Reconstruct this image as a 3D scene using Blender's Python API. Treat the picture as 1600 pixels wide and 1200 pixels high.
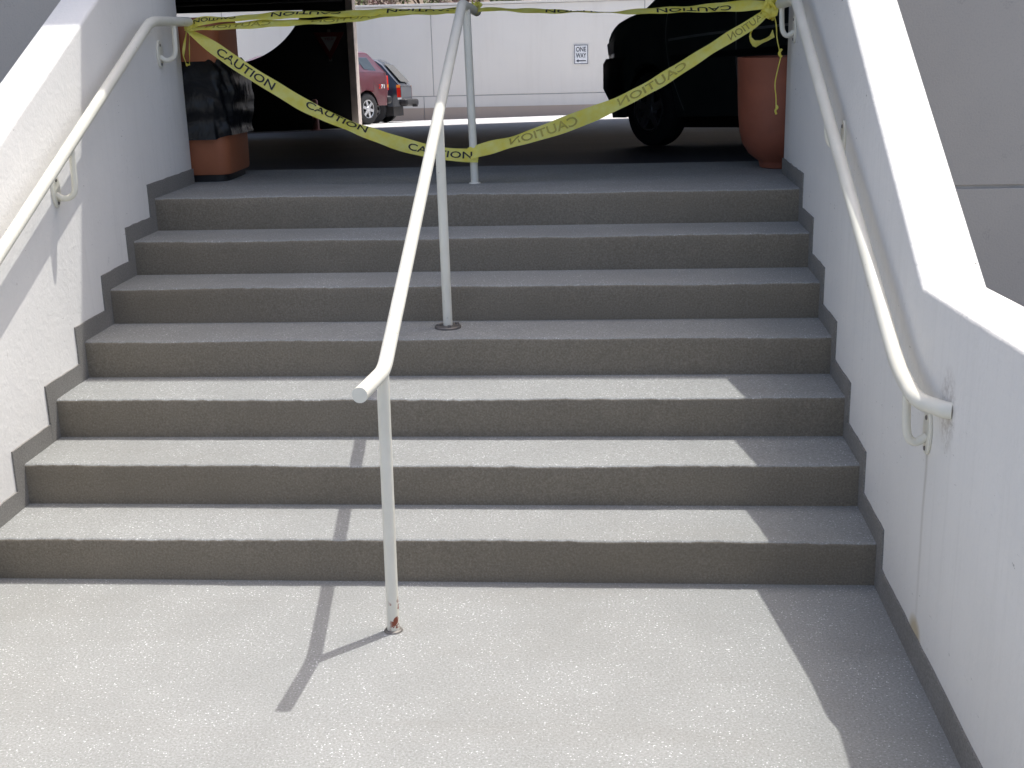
import bpy, bmesh, math, random
from mathutils import Vector, Matrix, Quaternion

for o in list(bpy.data.objects):
    bpy.data.objects.remove(o, do_unlink=True)
S = bpy.context.scene
COL = S.collection

# ------------------------------------------------------------------ camera
CAM_POS = Vector((2.0499, -3.6323, 1.7199))
YAW, PITCH, ROLL, FPX = -0.0809, 0.2813, -0.0269, 1925.4
fw = Vector((math.sin(YAW) * math.cos(PITCH), math.cos(YAW) * math.cos(PITCH), -math.sin(PITCH)))
rt = Vector((math.cos(YAW), -math.sin(YAW), 0))
up = rt.cross(fw)
rt, up = rt * math.cos(ROLL) + up * math.sin(ROLL), up * math.cos(ROLL) - rt * math.sin(ROLL)
cam_data = bpy.data.cameras.new('camera')
cam_data.sensor_width = 36
cam_data.lens = FPX / 1600 * 36
cam_data.clip_start = 0.05
cam_data.clip_end = 3000
cam = bpy.data.objects.new('camera', cam_data)
COL.objects.link(cam)
cam.matrix_world = Matrix(((rt.x, up.x, -fw.x, CAM_POS.x), (rt.y, up.y, -fw.y, CAM_POS.y),
                           (rt.z, up.z, -fw.z, CAM_POS.z), (0, 0, 0, 1)))
S.camera = cam

# ------------------------------------------------------------------ sky, sun, exposure
SUN_DIR = Vector((-0.26, -0.295, -1.0)).normalized()          # the way the light travels
to_sun = -SUN_DIR
world = bpy.data.worlds.new('World')
S.world = world
world.use_nodes = True
wn = world.node_tree
sky = wn.nodes.new('ShaderNodeTexSky')
sky.sky_type = 'NISHITA'
sky.sun_disc = False
sky.sun_elevation = math.asin(to_sun.z)
sky.sun_rotation = math.atan2(to_sun.x, to_sun.y)
sky.dust_density = 4.5
sky.air_density = 0.8
bg = wn.nodes['Background']
bg.inputs['Strength'].default_value = 0.15
wn.links.new(sky.outputs[0], bg.inputs[0])
sun_data = bpy.data.lights.new('sun', 'SUN')
sun_data.energy = 2.0
sun_data.angle = math.radians(0.53)
sun_data.color = (1.0, 0.993, 0.96)
sun = bpy.data.objects.new('sun', sun_data)
sun.rotation_euler = SUN_DIR.to_track_quat('-Z', 'Y').to_euler()
sun.location = (6, 6, 14)
COL.objects.link(sun)
S.view_settings.view_transform = 'Standard'
S.view_settings.look = 'None'
S.view_settings.gamma = 1
S.view_settings.use_curve_mapping = False
S.view_settings.exposure = 0.92

random.seed(7)


# ------------------------------------------------------------------ material helpers
class NT:
    def __init__(self, name):
        self.m = bpy.data.materials.new(name)
        self.m.use_nodes = True
        self.t = self.m.node_tree
        self.b = self.t.nodes['Principled BSDF']
        self.pos = self.n('ShaderNodeNewGeometry').outputs['Position']

    def n(self, kind, **kw):
        nd = self.t.nodes.new(kind)
        for k, v in kw.items():
            setattr(nd, k, v)
        return nd

    def l(self, a, b):
        self.t.links.new(a, b)

    def put(self, sock, v):
        if hasattr(v, 'is_linked') or hasattr(v, 'links'):
            self.l(v, sock)
        else:
            sock.default_value = v

    def local(self):
        return self.n('ShaderNodeTexCoord').outputs['Object']

    def scale(self, v, s):
        nd = self.n('ShaderNodeVectorMath', operation='MULTIPLY')
        self.l(v, nd.inputs[0])
        nd.inputs[1].default_value = s
        return nd.outputs[0]

    def noise(self, scale, detail=4, vec=None, rough=0.55, dist=0.0):
        nd = self.n('ShaderNodeTexNoise')
        nd.inputs['Scale'].default_value = scale
        nd.inputs['Detail'].default_value = detail
        nd.inputs['Roughness'].default_value = rough
        nd.inputs['Distortion'].default_value = dist
        self.l(vec if vec is not None else self.pos, nd.inputs['Vector'])
        return nd.outputs['Fac']

    def cells(self, scale, vec=None):
        nd = self.n('ShaderNodeTexVoronoi')
        nd.inputs['Scale'].default_value = scale
        self.l(vec if vec is not None else self.pos, nd.inputs['Vector'])
        sep = self.n('ShaderNodeSeparateColor')
        self.l(nd.outputs['Color'], sep.inputs[0])
        return sep.outputs[0], nd.outputs['Distance']

    def ramp(self, f, a, b, lo=0.0, hi=1.0):
        nd = self.n('ShaderNodeMapRange')
        nd.clamp = True
        self.l(f, nd.inputs[0])
        for i, v in enumerate((a, b, lo, hi)):
            nd.inputs[i + 1].default_value = v
        return nd.outputs[0]

    def math(self, op, a, b=0.0):
        nd = self.n('ShaderNodeMath', operation=op)
        self.put(nd.inputs[0], a)
        self.put(nd.inputs[1], b)
        return nd.outputs[0]

    def mix(self, f, a, b):
        nd = self.n('ShaderNodeMix', data_type='RGBA')
        self.put(nd.inputs[0], f)
        self.put(nd.inputs[6], a)
        self.put(nd.inputs[7], b)
        return nd.outputs[2]

    def bump(self, h, strength, dist=0.01, prev=None):
        nd = self.n('ShaderNodeBump')
        nd.inputs['Strength'].default_value = strength
        nd.inputs['Distance'].default_value = dist
        self.l(h, nd.inputs['Height'])
        if prev is not None:
            self.l(prev, nd.inputs['Normal'])
        return nd.outputs[0]

    def xyz(self):
        nd = self.n('ShaderNodeSeparateXYZ')
        self.l(self.pos, nd.inputs[0])
        return nd.outputs

    def fin(self, col=None, rough=None, nrm=None, metal=0.0, spec=None, coat=None):
        if col is not None:
            self.put(self.b.inputs['Base Color'], col)
        if rough is not None:
            self.put(self.b.inputs['Roughness'], rough)
        if nrm is not None:
            self.l(nrm, self.b.inputs['Normal'])
        self.b.inputs['Metallic'].default_value = metal
        if spec is not None:
            self.put(self.b.inputs['Specular IOR Level'], spec)
        if coat is not None:
            self.b.inputs['Coat Weight'].default_value = coat
            self.b.inputs['Coat Roughness'].default_value = 0.06
        return self.m


def c4(r, g, b):
    return (r, g, b, 1)


def m_coating(name, base, sparkle=True):
    """sand-textured deck coating: fine blotchy grit, sun glints as bright grains"""
    k = NT(name)
    mid = k.noise(4, 5)
    grit = k.noise(150, 3, rough=0.75)
    sm = k.noise(1.3, 5, vec=k.scale(k.pos, (0.6, 2.2, 1.6)), dist=0.5)
    col = k.mix(k.ramp(mid, 0.3, 0.7), c4(*[v * 0.93 for v in base]), c4(*[v * 1.05 for v in base]))
    col = k.mix(k.ramp(grit, 0.30, 0.55, 0.62, 0.0), col, c4(base[0] * 0.5, base[1] * 0.48, base[2] * 0.45))
    col = k.mix(k.ramp(grit, 0.55, 0.75, 0.0, 0.55), col, c4(*[min(.8, v * 1.55) for v in base]))
    if sparkle:  # glints of the sun painted as pale specks
        c2, _ = k.cells(310)
        patch = k.ramp(mid, 0.35, 0.65, 0.25, 1.0)
        col = k.mix(k.math('MULTIPLY', k.ramp(c2, 0.975, 0.985), patch), col, c4(0.66, 0.66, 0.66))
        # a few trodden-in spots
        g1, gd = k.cells(2.3)
        spot = k.math('MULTIPLY', k.ramp(gd, 0.012, 0.026, 0.6, 0), k.ramp(g1, 0.55, 0.6))
        col = k.mix(spot, col, c4(base[0] * 0.35, base[1] * 0.33, base[2] * 0.3))
    # foot-worn smears
    col = k.mix(k.ramp(sm, 0.5, 0.75, 0, 0.3), col, c4(base[0] * 0.68, base[1] * 0.65, base[2] * 0.6))
    return k.fin(col, 0.78, k.bump(grit, 0.45, 0.004), spec=0.3)


def m_stucco(name, base, streak=True, bumpy=0.5, side='right'):
    k = NT(name)
    n1 = k.noise(1.6, 4)
    n2 = k.noise(60, 3, rough=0.65)
    n3 = k.noise(16, 2, dist=0.8)
    col = k.mix(k.ramp(n1, 0.3, 0.72), c4(*[v * 0.93 for v in base]), c4(*base))
    col = k.mix(k.ramp(n2, 0.62, 0.8, 0, 0.25), col, c4(base[0] * 0.7, base[1] * 0.69, base[2] * 0.66))
    pit = k.noise(34, 4, vec=k.scale(k.pos, (1, 0.6, 2.2)), rough=0.7)
    pm = k.ramp(pit, 0.66, 0.70, 0, 0.85)
    col = k.mix(k.math('MULTIPLY', pm, k.ramp(k.noise(3, 3), 0.5, 0.62)), col, c4(0.13, 0.12, 0.10))
    x, y, z = k.xyz()
    if streak:
        s = k.noise(1.0, 6, vec=k.scale(k.pos, (20, 34, 1.6)), rough=0.6)
        m = k.math('MULTIPLY', k.ramp(s, 0.5, 0.8, 0, 0.22), k.ramp(k.noise(0.8, 3), 0.4, 0.68))
        col = k.mix(m, col, c4(0.48, 0.46, 0.41))
    if side == 'right':
        # drip stain below the lower rail bracket, wandering a little, and the rusty blot at its foot
        wob = k.math('ADD', y, k.math('MULTIPLY', k.ramp(k.noise(2.0, 3), 0, 1, -1, 1), 0.03))
        d = k.math('ABSOLUTE', k.math('ADD', wob, 0.485))
        m = k.math('MULTIPLY', k.ramp(d, 0.002, 0.017, 1, 0), k.ramp(z, 0.10, 0.62, 0.12, 0.42))
        m = k.math('MULTIPLY', m, k.ramp(z, 0.63, 0.66, 1, 0))
        col = k.mix(m, col, c4(0.3, 0.26, 0.19))
        dy = k.math('MULTIPLY', k.math('ADD', y, 0.485), 16.0)
        dz = k.math('MULTIPLY', k.math('ADD', z, -0.085), 20.0)
        rr = k.math('ADD', k.math('MULTIPLY', dy, dy), k.math('MULTIPLY', dz, dz))
        col = k.mix(k.ramp(rr, 0.35, 1.3, 0.75, 0), col, c4(0.46, 0.37, 0.2))
        # darker brown patch where the rail end meets the wall
        dy = k.math('MULTIPLY', k.math('ADD', y, 0.64), 14.0)
        dz = k.math('MULTIPLY', k.math('ADD', z, -0.78), 9.0)
        rr = k.math('ADD', k.math('MULTIPLY', dy, dy), k.math('MULTIPLY', dz, dz))
        col = k.mix(k.math('MULTIPLY', k.ramp(rr, 0.1, 1.2, 0.5, 0), k.ramp(n2, 0.35, 0.6)), col, c4(0.3, 0.24, 0.19))
    if side == 'left':
        sc = k.noise(7.0, 5, vec=k.scale(k.pos, (1, 1.5, 1.0)), rough=0.75, dist=1.2)
        reg = k.math('MULTIPLY', k.ramp(y, 1.05, 1.5), k.ramp(z, 1.65, 1.3))
        m = k.math('MULTIPLY', k.ramp(sc, 0.665, 0.69, 0, 0.55), reg)
        col = k.mix(m, col, c4(0.3, 0.28, 0.27))
        reg2 = k.math('MULTIPLY', k.ramp(y, 0.9, 0.4), k.ramp(k.noise(30, 3), 0.7, 0.74, 0, 0.35))
        col = k.mix(reg2, col, c4(0.35, 0.3, 0.25))
    nm = k.bump(n2, bumpy, 0.012)
    nm = k.bump(n3, bumpy * 0.5, 0.03, nm)
    return k.fin(col, 0.85, nm, spec=0.2)


def m_rail(name, rust=True):
    k = NT(name)
    base = c4(0.77, 0.745, 0.645)
    n = k.noise(38, 5, dist=0.4)
    col = k.mix(k.ramp(k.noise(7, 4), 0.35, 0.7), base, c4(0.70, 0.675, 0.575))
    x, y, z = k.xyz()
    if rust:
        # chipped paint near the foot of the lowest post
        m = k.math('MULTIPLY', k.ramp(n, 0.53, 0.56), k.ramp(z, 0.085, 0.12, 1, 0))
        m = k.math('MULTIPLY', m, k.ramp(x, 1.395, 1.41))
        col = k.mix(m, col, c4(0.24, 0.055, 0.025))
    sp = k.math('MULTIPLY', k.ramp(k.noise(75, 3), 0.70, 0.72, 0, 0.85), k.ramp(k.noise(4, 2), 0.5, 0.62))
    col = k.mix(sp, col, c4(0.19, 0.11, 0.06))
    return k.fin(col, 0.38, k.bump(k.noise(60, 3), 0.06, 0.004))


def m_plain(name, col, rough=0.5, metal=0.0, var=0.12, scale=6, bump=0.0, spec=None, coat=None):
    k = NT(name)
    v = k.local()
    n = k.noise(scale, 5, vec=v)
    cc = k.mix(k.ramp(n, 0.3, 0.7), c4(*[x * (1 - var) for x in col]), c4(*[min(1, x * (1 + var)) for x in col]))
    nm = k.bump(k.noise(scale * 6, 4, vec=v), bump, 0.01) if bump else None
    return k.fin(cc, rough, nm, metal, spec, coat)


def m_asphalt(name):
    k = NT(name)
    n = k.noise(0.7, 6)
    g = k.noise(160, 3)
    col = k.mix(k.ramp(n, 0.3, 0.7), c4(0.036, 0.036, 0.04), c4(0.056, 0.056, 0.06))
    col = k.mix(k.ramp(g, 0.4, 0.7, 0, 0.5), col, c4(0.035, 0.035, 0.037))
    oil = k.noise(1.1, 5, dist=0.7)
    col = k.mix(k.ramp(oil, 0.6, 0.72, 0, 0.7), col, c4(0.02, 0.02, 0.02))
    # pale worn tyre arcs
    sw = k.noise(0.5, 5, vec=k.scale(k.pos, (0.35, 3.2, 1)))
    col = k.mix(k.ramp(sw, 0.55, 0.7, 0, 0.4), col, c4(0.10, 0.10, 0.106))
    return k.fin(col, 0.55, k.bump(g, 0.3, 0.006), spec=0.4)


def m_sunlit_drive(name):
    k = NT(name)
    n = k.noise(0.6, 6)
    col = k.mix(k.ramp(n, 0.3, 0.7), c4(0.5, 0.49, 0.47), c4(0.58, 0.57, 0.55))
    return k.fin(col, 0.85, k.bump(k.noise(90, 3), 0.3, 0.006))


def m_farwall(name, base):
    k = NT(name)
    n = k.noise(0.5, 6)
    s = k.noise(1.0, 5, vec=k.scale(k.pos, (5, 5, 0.5)))
    col = k.mix(k.ramp(n, 0.3, 0.7), c4(*[v * 0.95 for v in base]), c4(*base))
    col = k.mix(k.ramp(s, 0.5, 0.8, 0, 0.25), col, c4(base[0] * 0.8, base[1] * 0.78, base[2] * 0.74))
    return k.fin(col, 0.9, k.bump(k.noise(60, 3), 0.2, 0.01))


def m_facade(name):
    k = NT(name)
    n = k.noise(1.2, 6)
    f = k.noise(120, 3)
    col = k.mix(k.ramp(n, 0.3, 0.7), c4(0.41, 0.38, 0.345), c4(0.45, 0.42, 0.38))
    col = k.mix(k.ramp(f, 0.5, 0.75, 0, 0.3), col, c4(0.30, 0.29, 0.28))
    pit, _ = k.cells(26)
    col = k.mix(k.math('MULTIPLY', k.ramp(pit, 0.985, 0.99, 0, 0.18), k.ramp(f, 0.45, 0.6)), col, c4(0.18, 0.17, 0.17))
    return k.fin(col, 0.9, k.bump(f, 0.25, 0.006), spec=0.2)


def m_tape(name):
    k = NT(name)
    n = k.noise(22, 4)
    col = k.mix(k.ramp(n, 0.3, 0.7), c4(0.90, 0.79, 0.10), c4(0.92, 0.88, 0.27))
    k.fin(col, 0.34, k.bump(k.noise(40, 3), 0.25, 0.006), spec=0.4)
    tr = k.n('ShaderNodeBsdfTranslucent')
    k.l(col, tr.inputs[0])
    mx = k.n('ShaderNodeMixShader')
    mx.inputs[0].default_value = 0.38
    k.l(k.b.outputs[0], mx.inputs[1])
    k.l(tr.outputs[0], mx.inputs[2])
    k.l(mx.outputs[0], k.t.nodes['Material Output'].inputs[0])
    return k.m


def m_glass(name, tint, rough=0.05):
    k = NT(name)
    n = k.noise(2, 3, vec=k.local())
    return k.fin(k.mix(n, c4(*[t * 0.8 for t in tint]), c4(*tint)), rough, spec=0.8)


def m_bag(name):
    k = NT(name)
    v = k.local()
    n = k.noise(7, 3, vec=k.scale(v, (1, 1, .7)), dist=2.0)
    return k.fin(c4(0.006, 0.0065, 0.008), 0.36, k.bump(n, 0.5, 0.03), spec=0.35)


def m_leaf(name, a, b):
    k = NT(name)
    n = k.noise(2.6, 4)
    k.fin(k.mix(k.ramp(n, 0.3, 0.7), c4(*a), c4(*b)), 0.6)
    return k.m


M = dict(
    coat=m_coating('deck_coating', (0.286, 0.290, 0.277)),
    riser_shade=m_coating('shaded_riser_coating', (0.225, 0.197, 0.153), sparkle=False),
    band=m_coating('band_coating', (0.235, 0.225, 0.205), sparkle=False),
    stucco_l=m_stucco('white_stucco_a', (0.80, 0.775, 0.725), side='left', bumpy=0.15),
    stucco_r=m_stucco('white_stucco_b', (0.79, 0.765, 0.715), side='right', bumpy=0.17),
    facade=m_facade('grey_facade'),
    joint=m_plain('joint_sealant', (0.42, 0.41, 0.40), 0.9),
    rail=m_rail('cream_rail_paint'),
    railp=m_rail('cream_bracket_paint', rust=False),
    steel=m_plain('dull_bolt_steel', (0.20, 0.185, 0.17), 0.5, 0.6),
    tape=m_tape('caution_tape_yellow'),
    ink=m_plain('black_print', (0.012, 0.012, 0.010), 0.6),
    ink2=m_plain('print_showing_through', (0.36, 0.31, 0.05), 0.6),
    asphalt=m_asphalt('garage_floor'),
    drive=m_sunlit_drive('pale_drive'),
    fwall=m_farwall('beige_wall', (0.78, 0.74, 0.672)),
    fwall2=m_farwall('tan_base', (0.52, 0.42, 0.34)),  # brown bounce light at the wall foot painted into the tan
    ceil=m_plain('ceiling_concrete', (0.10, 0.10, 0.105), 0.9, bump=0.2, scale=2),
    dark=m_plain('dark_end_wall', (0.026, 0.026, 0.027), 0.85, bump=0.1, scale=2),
    col=m_plain('column_paint', (0.62, 0.54, 0.48), 0.7),
    terra=m_plain('terracotta', (0.27, 0.083, 0.046), 0.6, var=0.18, scale=5, bump=0.08),
    bin=m_plain('brown_bin', (0.34, 0.115, 0.052), 0.55, var=0.12, scale=4, bump=0.05),
    bag=m_bag('black_bag'),
    black=m_plain('black_plastic', (0.012, 0.012, 0.013), 0.5),
    tyre=m_plain('tyre_rubber', (0.018, 0.018, 0.019), 0.8, bump=0.1, scale=14),
    alloy=m_plain('alloy', (0.62, 0.62, 0.63), 0.28, 0.9),
    seam=m_plain('seam_highlight', (0.26, 0.27, 0.27), 0.35),  # light catching on seams and crease painted as pale grey
    vanpaint=m_plain('dark_green_paint', (0.046, 0.055, 0.052), 0.32, var=0.1, coat=0.6),
    maroon=m_plain('maroon_paint', (0.10, 0.011, 0.019), 0.34, var=0.08, coat=0.35),
    mauve=m_plain('canopy_paint', (0.11, 0.028, 0.042), 0.32, var=0.08, coat=0.6),
    navy=m_plain('navy_paint', (0.012, 0.020, 0.034), 0.28, var=0.1, coat=0.7),
    greyglass=m_glass('grey_glass', (0.10, 0.10, 0.095), 0.4),
    glass=m_glass('car_glass', (0.03, 0.045, 0.05)),
    glasst=m_glass('teal_glass', (0.05, 0.15, 0.12)),
    glassb=m_glass('pale_glass', (0.10, 0.125, 0.165), 0.15),
    red=m_plain('red_lens', (0.62, 0.02, 0.012), 0.2),
    amber=m_plain('amber_lens', (0.75, 0.22, 0.02), 0.2),
    white=m_plain('white_paint', (0.8, 0.8, 0.8), 0.4),
    dull=m_plain('shaded_white', (0.3, 0.3, 0.3), 0.6),  # white of the yield sign darkened to paint in its shade
    chrome=m_plain('chrome', (0.7, 0.7, 0.7), 0.15, 1.0),
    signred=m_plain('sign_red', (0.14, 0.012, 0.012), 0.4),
    signblack=m_plain('sign_black', (0.02, 0.025, 0.04), 0.4),
    rustpipe=m_plain('faded_red_pipe', (0.36, 0.15, 0.13), 0.6),
    soil=m_plain('hill_soil', (0.16, 0.12, 0.08), 0.95, scale=0.5),
    bark=m_plain('bark', (0.09, 0.065, 0.045), 0.9),
    leaf=m_leaf('leaf_green', (0.045, 0.075, 0.018), (0.10, 0.13, 0.035)),
    leaf2=m_leaf('leaf_pink', (0.20, 0.09, 0.10), (0.09, 0.10, 0.04)),
    ground=m_plain('far_ground', (0.30, 0.28, 0.25), 0.95, scale=0.3),
)


# ------------------------------------------------------------------ object helpers
def tag(o, label=None, cat=None, group=None, kind=None):
    for k_, v_ in (('label', label), ('category', cat), ('group', group), ('kind', kind)):
        if v_:
            o[k_] = v_
    return o


def empty(name, loc, label, cat, group=None, rz=0.0):
    o = bpy.data.objects.new(name, None)
    o.location = loc
    o.rotation_euler = (0, 0, rz)
    o.empty_display_size = 0.2
    COL.objects.link(o)
    return tag(o, label, cat, group)


class MB:
    def __init__(self):
        self.v, self.f = [], []

    def box(self, x0, x1, y0, y1, z0, z1):
        n = len(self.v)
        self.v += [(x, y, z) for z in (z0, z1) for y in (y0, y1) for x in (x0, x1)]
        self.f += [tuple(n + i for i in q) for q in
                   ((0, 2, 3, 1), (4, 5, 7, 6), (0, 1, 5, 4), (2, 6, 7, 3), (0, 4, 6, 2), (1, 3, 7, 5))]
        return self

    def quad(self, *p):
        n = len(self.v)
        self.v += [tuple(q) for q in p]
        self.f.append(tuple(range(n, n + len(p))))
        return self

    def tube(self, pts, r, seg=14, caps=True):
        pts = [Vector(p) for p in pts]
        rr = r if isinstance(r, (list, tuple)) else [r] * len(pts)
        t0 = (pts[1] - pts[0]).normalized()
        a = t0.orthogonal().normalized()
        n0 = len(self.v)
        for i, p in enumerate(pts):
            t = (pts[min(i + 1, len(pts) - 1)] - pts[max(i - 1, 0)]).normalized()
            a = (a - t * a.dot(t)).normalized()
            b = t.cross(a)
            for s in range(seg):
                g = 2 * math.pi * s / seg
                self.v.append(tuple(p + (a * math.cos(g) + b * math.sin(g)) * rr[i]))
        for i in range(len(pts) - 1):
            for s in range(seg):
                q = n0 + i * seg
                self.f.append((q + s, q + (s + 1) % seg, q + seg + (s + 1) % seg, q + seg + s))
        if caps:
            self.f.append(tuple(n0 + s for s in reversed(range(seg))))
            e = n0 + (len(pts) - 1) * seg
            self.f.append(tuple(e + s for s in range(seg)))
        return self

    def lathe(self, prof, seg=40, c=(0, 0, 0), axis='z'):
        n0 = len(self.v)
        for r, h in prof:
            for s in range(seg):
                g = 2 * math.pi * s / seg
                a, b = r * math.cos(g), r * math.sin(g)
                self.v.append((c[0] + a, c[1] + b, c[2] + h) if axis == 'z' else (c[0] + a, c[1] + h, c[2] + b))
        for i in range(len(prof) - 1):
            for s in range(seg):
                q = n0 + i * seg
                self.f.append((q + s, q + (s + 1) % seg, q + seg + (s + 1) % seg, q + seg + s))
        return self

    def prism(self, poly, h0, h1, axis='x'):
        """polygon of (y,z) extruded along x (axis x), (x,z) along y, or (x,y) along z"""
        n0, k_ = len(self.v), len(poly)
        for h in (h0, h1):
            for a, b in poly:
                self.v.append({'x': (h, a, b), 'y': (a, h, b), 'z': (a, b, h)}[axis])
        self.f.append(tuple(n0 + i for i in range(k_)))
        self.f.append(tuple(n0 + k_ + i for i in reversed(range(k_))))
        for i in range(k_):
            j = (i + 1) % k_
            self.f.append((n0 + i, n0 + k_ + i, n0 + k_ + j, n0 + j))
        return self

    def build(self, name, mat, parent=None, smooth=False, bevel=0.0, seg=2, keep=40):
        me = bpy.data.meshes.new(name)
        me.from_pydata(self.v, [], self.f)
        bm = bmesh.new()
        bm.from_mesh(me)
        bmesh.ops.recalc_face_normals(bm, faces=bm.faces)
        if bevel:
            ed = [e for e in bm.edges if len(e.link_faces) == 2 and e.calc_face_angle(0) > math.radians(20)]
            bmesh.ops.bevel(bm, geom=ed, offset=bevel, segments=seg, affect='EDGES', profile=0.5)
        bm.to_mesh(me)
        bm.free()
        if smooth:
            for p in me.polygons:
                p.use_smooth = True
            try:
                me.set_sharp_from_angle(angle=math.radians(keep))
            except Exception:
                pass
        me.materials.append(mat)
        o = bpy.data.objects.new(name, me)
        COL.objects.link(o)
        o.parent = parent
        return o


def smooth_path(pts, n=8):
    """Catmull-Rom through n-D tuples"""
    out = []
    k_ = len(pts)
    for i in range(k_ - 1):
        p0, p1, p2, p3 = pts[max(i - 1, 0)], pts[i], pts[i + 1], pts[min(i + 2, k_ - 1)]
        for s in range(n):
            t = s / n
            out.append(tuple(0.5 * (2 * b + (c - a) * t + (2 * a - 5 * b + 4 * c - d) * t * t + (3 * b - a - 3 * c + d) * t ** 3)
                             for a, b, c, d in zip(p0, p1, p2, p3)))
    out.append(tuple(pts[-1]))
    return out


def bent(pts, rad=0.06, n=6):
    """polyline with its corners rounded"""
    P = [Vector(p) for p in pts]
    out = [P[0]]
    for i in range(1, len(P) - 1):
        a, b, c = P[i - 1], P[i], P[i + 1]
        r = min(rad, (a - b).length * 0.45, (c - b).length * 0.45)
        s, e = b + (a - b).normalized() * r, b + (c - b).normalized() * r
        for j in range(n + 1):
            t = j / n
            out.append(s * (1 - t) ** 2 + b * 2 * t * (1 - t) + e * t * t)
    out.append(P[-1])
    return out


def text_shape(body, size=1.0, bold=0.0):
    """flat lettering as (verts 2D, faces), origin at the middle"""
    cu = bpy.data.curves.new('lettering', 'FONT')
    cu.body = body
    cu.size = size
    cu.offset = bold
    cu.resolution_u = 3
    cu.align_x = 'CENTER'
    o = bpy.data.objects.new('lettering_source', cu)
    COL.objects.link(o)
    bpy.context.view_layer.update()
    me = bpy.data.meshes.new_from_object(o.evaluated_get(bpy.context.evaluated_depsgraph_get()))
    v = [(p.co.x, p.co.y) for p in me.vertices]
    f = [tuple(p.vertices) for p in me.polygons]
    bpy.data.objects.remove(o)
    bpy.data.curves.remove(cu)
    bpy.data.meshes.remove(me)
    ys = [p[1] for p in v]
    cy_ = (min(ys) + max(ys)) / 2
    xs = [p[0] for p in v]
    cx_ = (min(xs) + max(xs)) / 2
    return [(a - cx_, b - cy_) for a, b in v], f, (max(xs) - min(xs), max(ys) - min(ys))


# ------------------------------------------------------------------ the setting
W, R, T, NSTEP = 2.8902, 0.1454, 0.305, 7
TOPZ = R * NSTEP


def ramp_z(x, y):
    pts = [(2.95, TOPZ), (8.5, 0.59), (20.5, -0.05), (31.0, -0.646), (60.0, -2.3)]
    z = TOPZ
    for (a, za), (b, zb) in zip(pts, pts[1:]):
        if y >= a:
            z = za + (zb - za) * (min(y, b) - a) / (b - a)
    t = min(max((y - 9.4) / 8, 0), 1)
    return z + t * 0.015 * (max(min(x, 12), -12) - 1)


def sheet(name, xs, ys, zf, mat, label=None):
    m = MB()
    for y in ys:
        for x in xs:
            m.v.append((x, y, zf(x, y)))
    k_ = len(xs)
    for j in range(len(ys) - 1):
        for i in range(k_ - 1):
            a = j * k_ + i
            m.f.append((a, a + 1, a + k_ + 1, a + k_))
    return tag(m.build(name, mat, smooth=True), label, kind='structure')


def frange(a, b, n):
    return [a + (b - a) * i / n for i in range(n + 1)]


GP = [(-900, -0.03), (12, -0.03), (14, -2.6), (900, -2.6)]


def gprof(x, y):
    for (a, za), (b, zb) in zip(GP, GP[1:]):
        if a <= y <= b:
            return za + (zb - za) * (y - a) / (b - a)
    return -2.6


sheet('ground', [-900, -40, 0, 40, 900], [g[0] for g in GP], gprof, M['ground'], 'pale bare ground far around the building')
sheet('pavement', frange(-14, 18, 16), frange(-26, 0.02, 26), lambda x, y: 0.0, M['coat'],
      'sand textured grey pavement at the foot of the steps')
sheet('upper_landing', frange(-2.2, 5.2, 8), frange(2.365, 2.95, 3), lambda x, y: TOPZ, M['coat'],
      'shaded grey landing at the top of the steps')
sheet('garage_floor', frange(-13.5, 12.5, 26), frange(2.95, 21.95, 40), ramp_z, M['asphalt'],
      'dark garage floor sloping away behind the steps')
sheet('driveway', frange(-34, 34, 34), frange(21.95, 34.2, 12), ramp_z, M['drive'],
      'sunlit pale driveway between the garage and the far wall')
sheet('hillside', frange(-60, 60, 12), [33.9, 35, 40, 60, 120],
      lambda x, y: 2.25 + max(0, y - 36) * 0.22, M['soil'], 'brown planted slope above the far wall')

# ------------------------------------------------------------------ staircase
stairs = empty('staircase', (0, 0, 0), 'flight of seven grey sand textured concrete steps', 'staircase')
NX = 130
for i in range(NSTEP):
    y0, z0, z1 = i * T, i * R, (i + 1) * R
    depth = T + 0.035 if i < NSTEP - 1 else 2.365 - y0
    rnd = random.Random(i * 13 + 5)
    ph = [rnd.uniform(0, 6.28) for _ in range(8)]
    m = MB()
    prof = [(0.0, z0 - 0.04), (0.0, z0), (0.0008, z0 + 0.3 * R), (0.0003, z0 + 0.7 * R), (0, z1 - 0.011), (0.002, z1 - 0.005),
            (0.006, z1 - 0.0015), (0.012, z1), (0.06, z1), (0.2, z1), (depth, z1)]
    for j in range(NX + 1):
        x = -0.03 + (W + 0.06) * j / NX
        w1 = 0.0022 * math.sin(x * 2.1 + ph[0]) + 0.0013 * math.sin(x * 6.7 + ph[1]) + rnd.gauss(0, 0.0011)
        w2 = 0.0018 * math.sin(x * 1.7 + ph[2]) + 0.0012 * math.sin(x * 8.3 + ph[3]) + rnd.gauss(0, 0.0009)
        for q, (dy, z) in enumerate(prof):
            edge = 1.0 if 3 <= q <= 7 else (0.5 if q in (2, 8) else 0.0)
            m.v.append((x, y0 + dy + w1 * edge, z + w2 * (edge if q < 9 else 0)))
    k_ = len(prof)
    for j in range(NX):
        for q in range(k_ - 1):
            a = j * k_ + q
            m.f.append((a, a + 1, a + k_ + 1, a + k_))
    st = m.build('step', M['coat'], stairs, smooth=True, keep=60)
    st.data.materials.append(M['riser_shade'])       # riser shade painted in as a darker, browner coat
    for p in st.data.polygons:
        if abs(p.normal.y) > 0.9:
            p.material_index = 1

# ------------------------------------------------------------------ stair walls with their coated base bands
TH = 0.165


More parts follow.
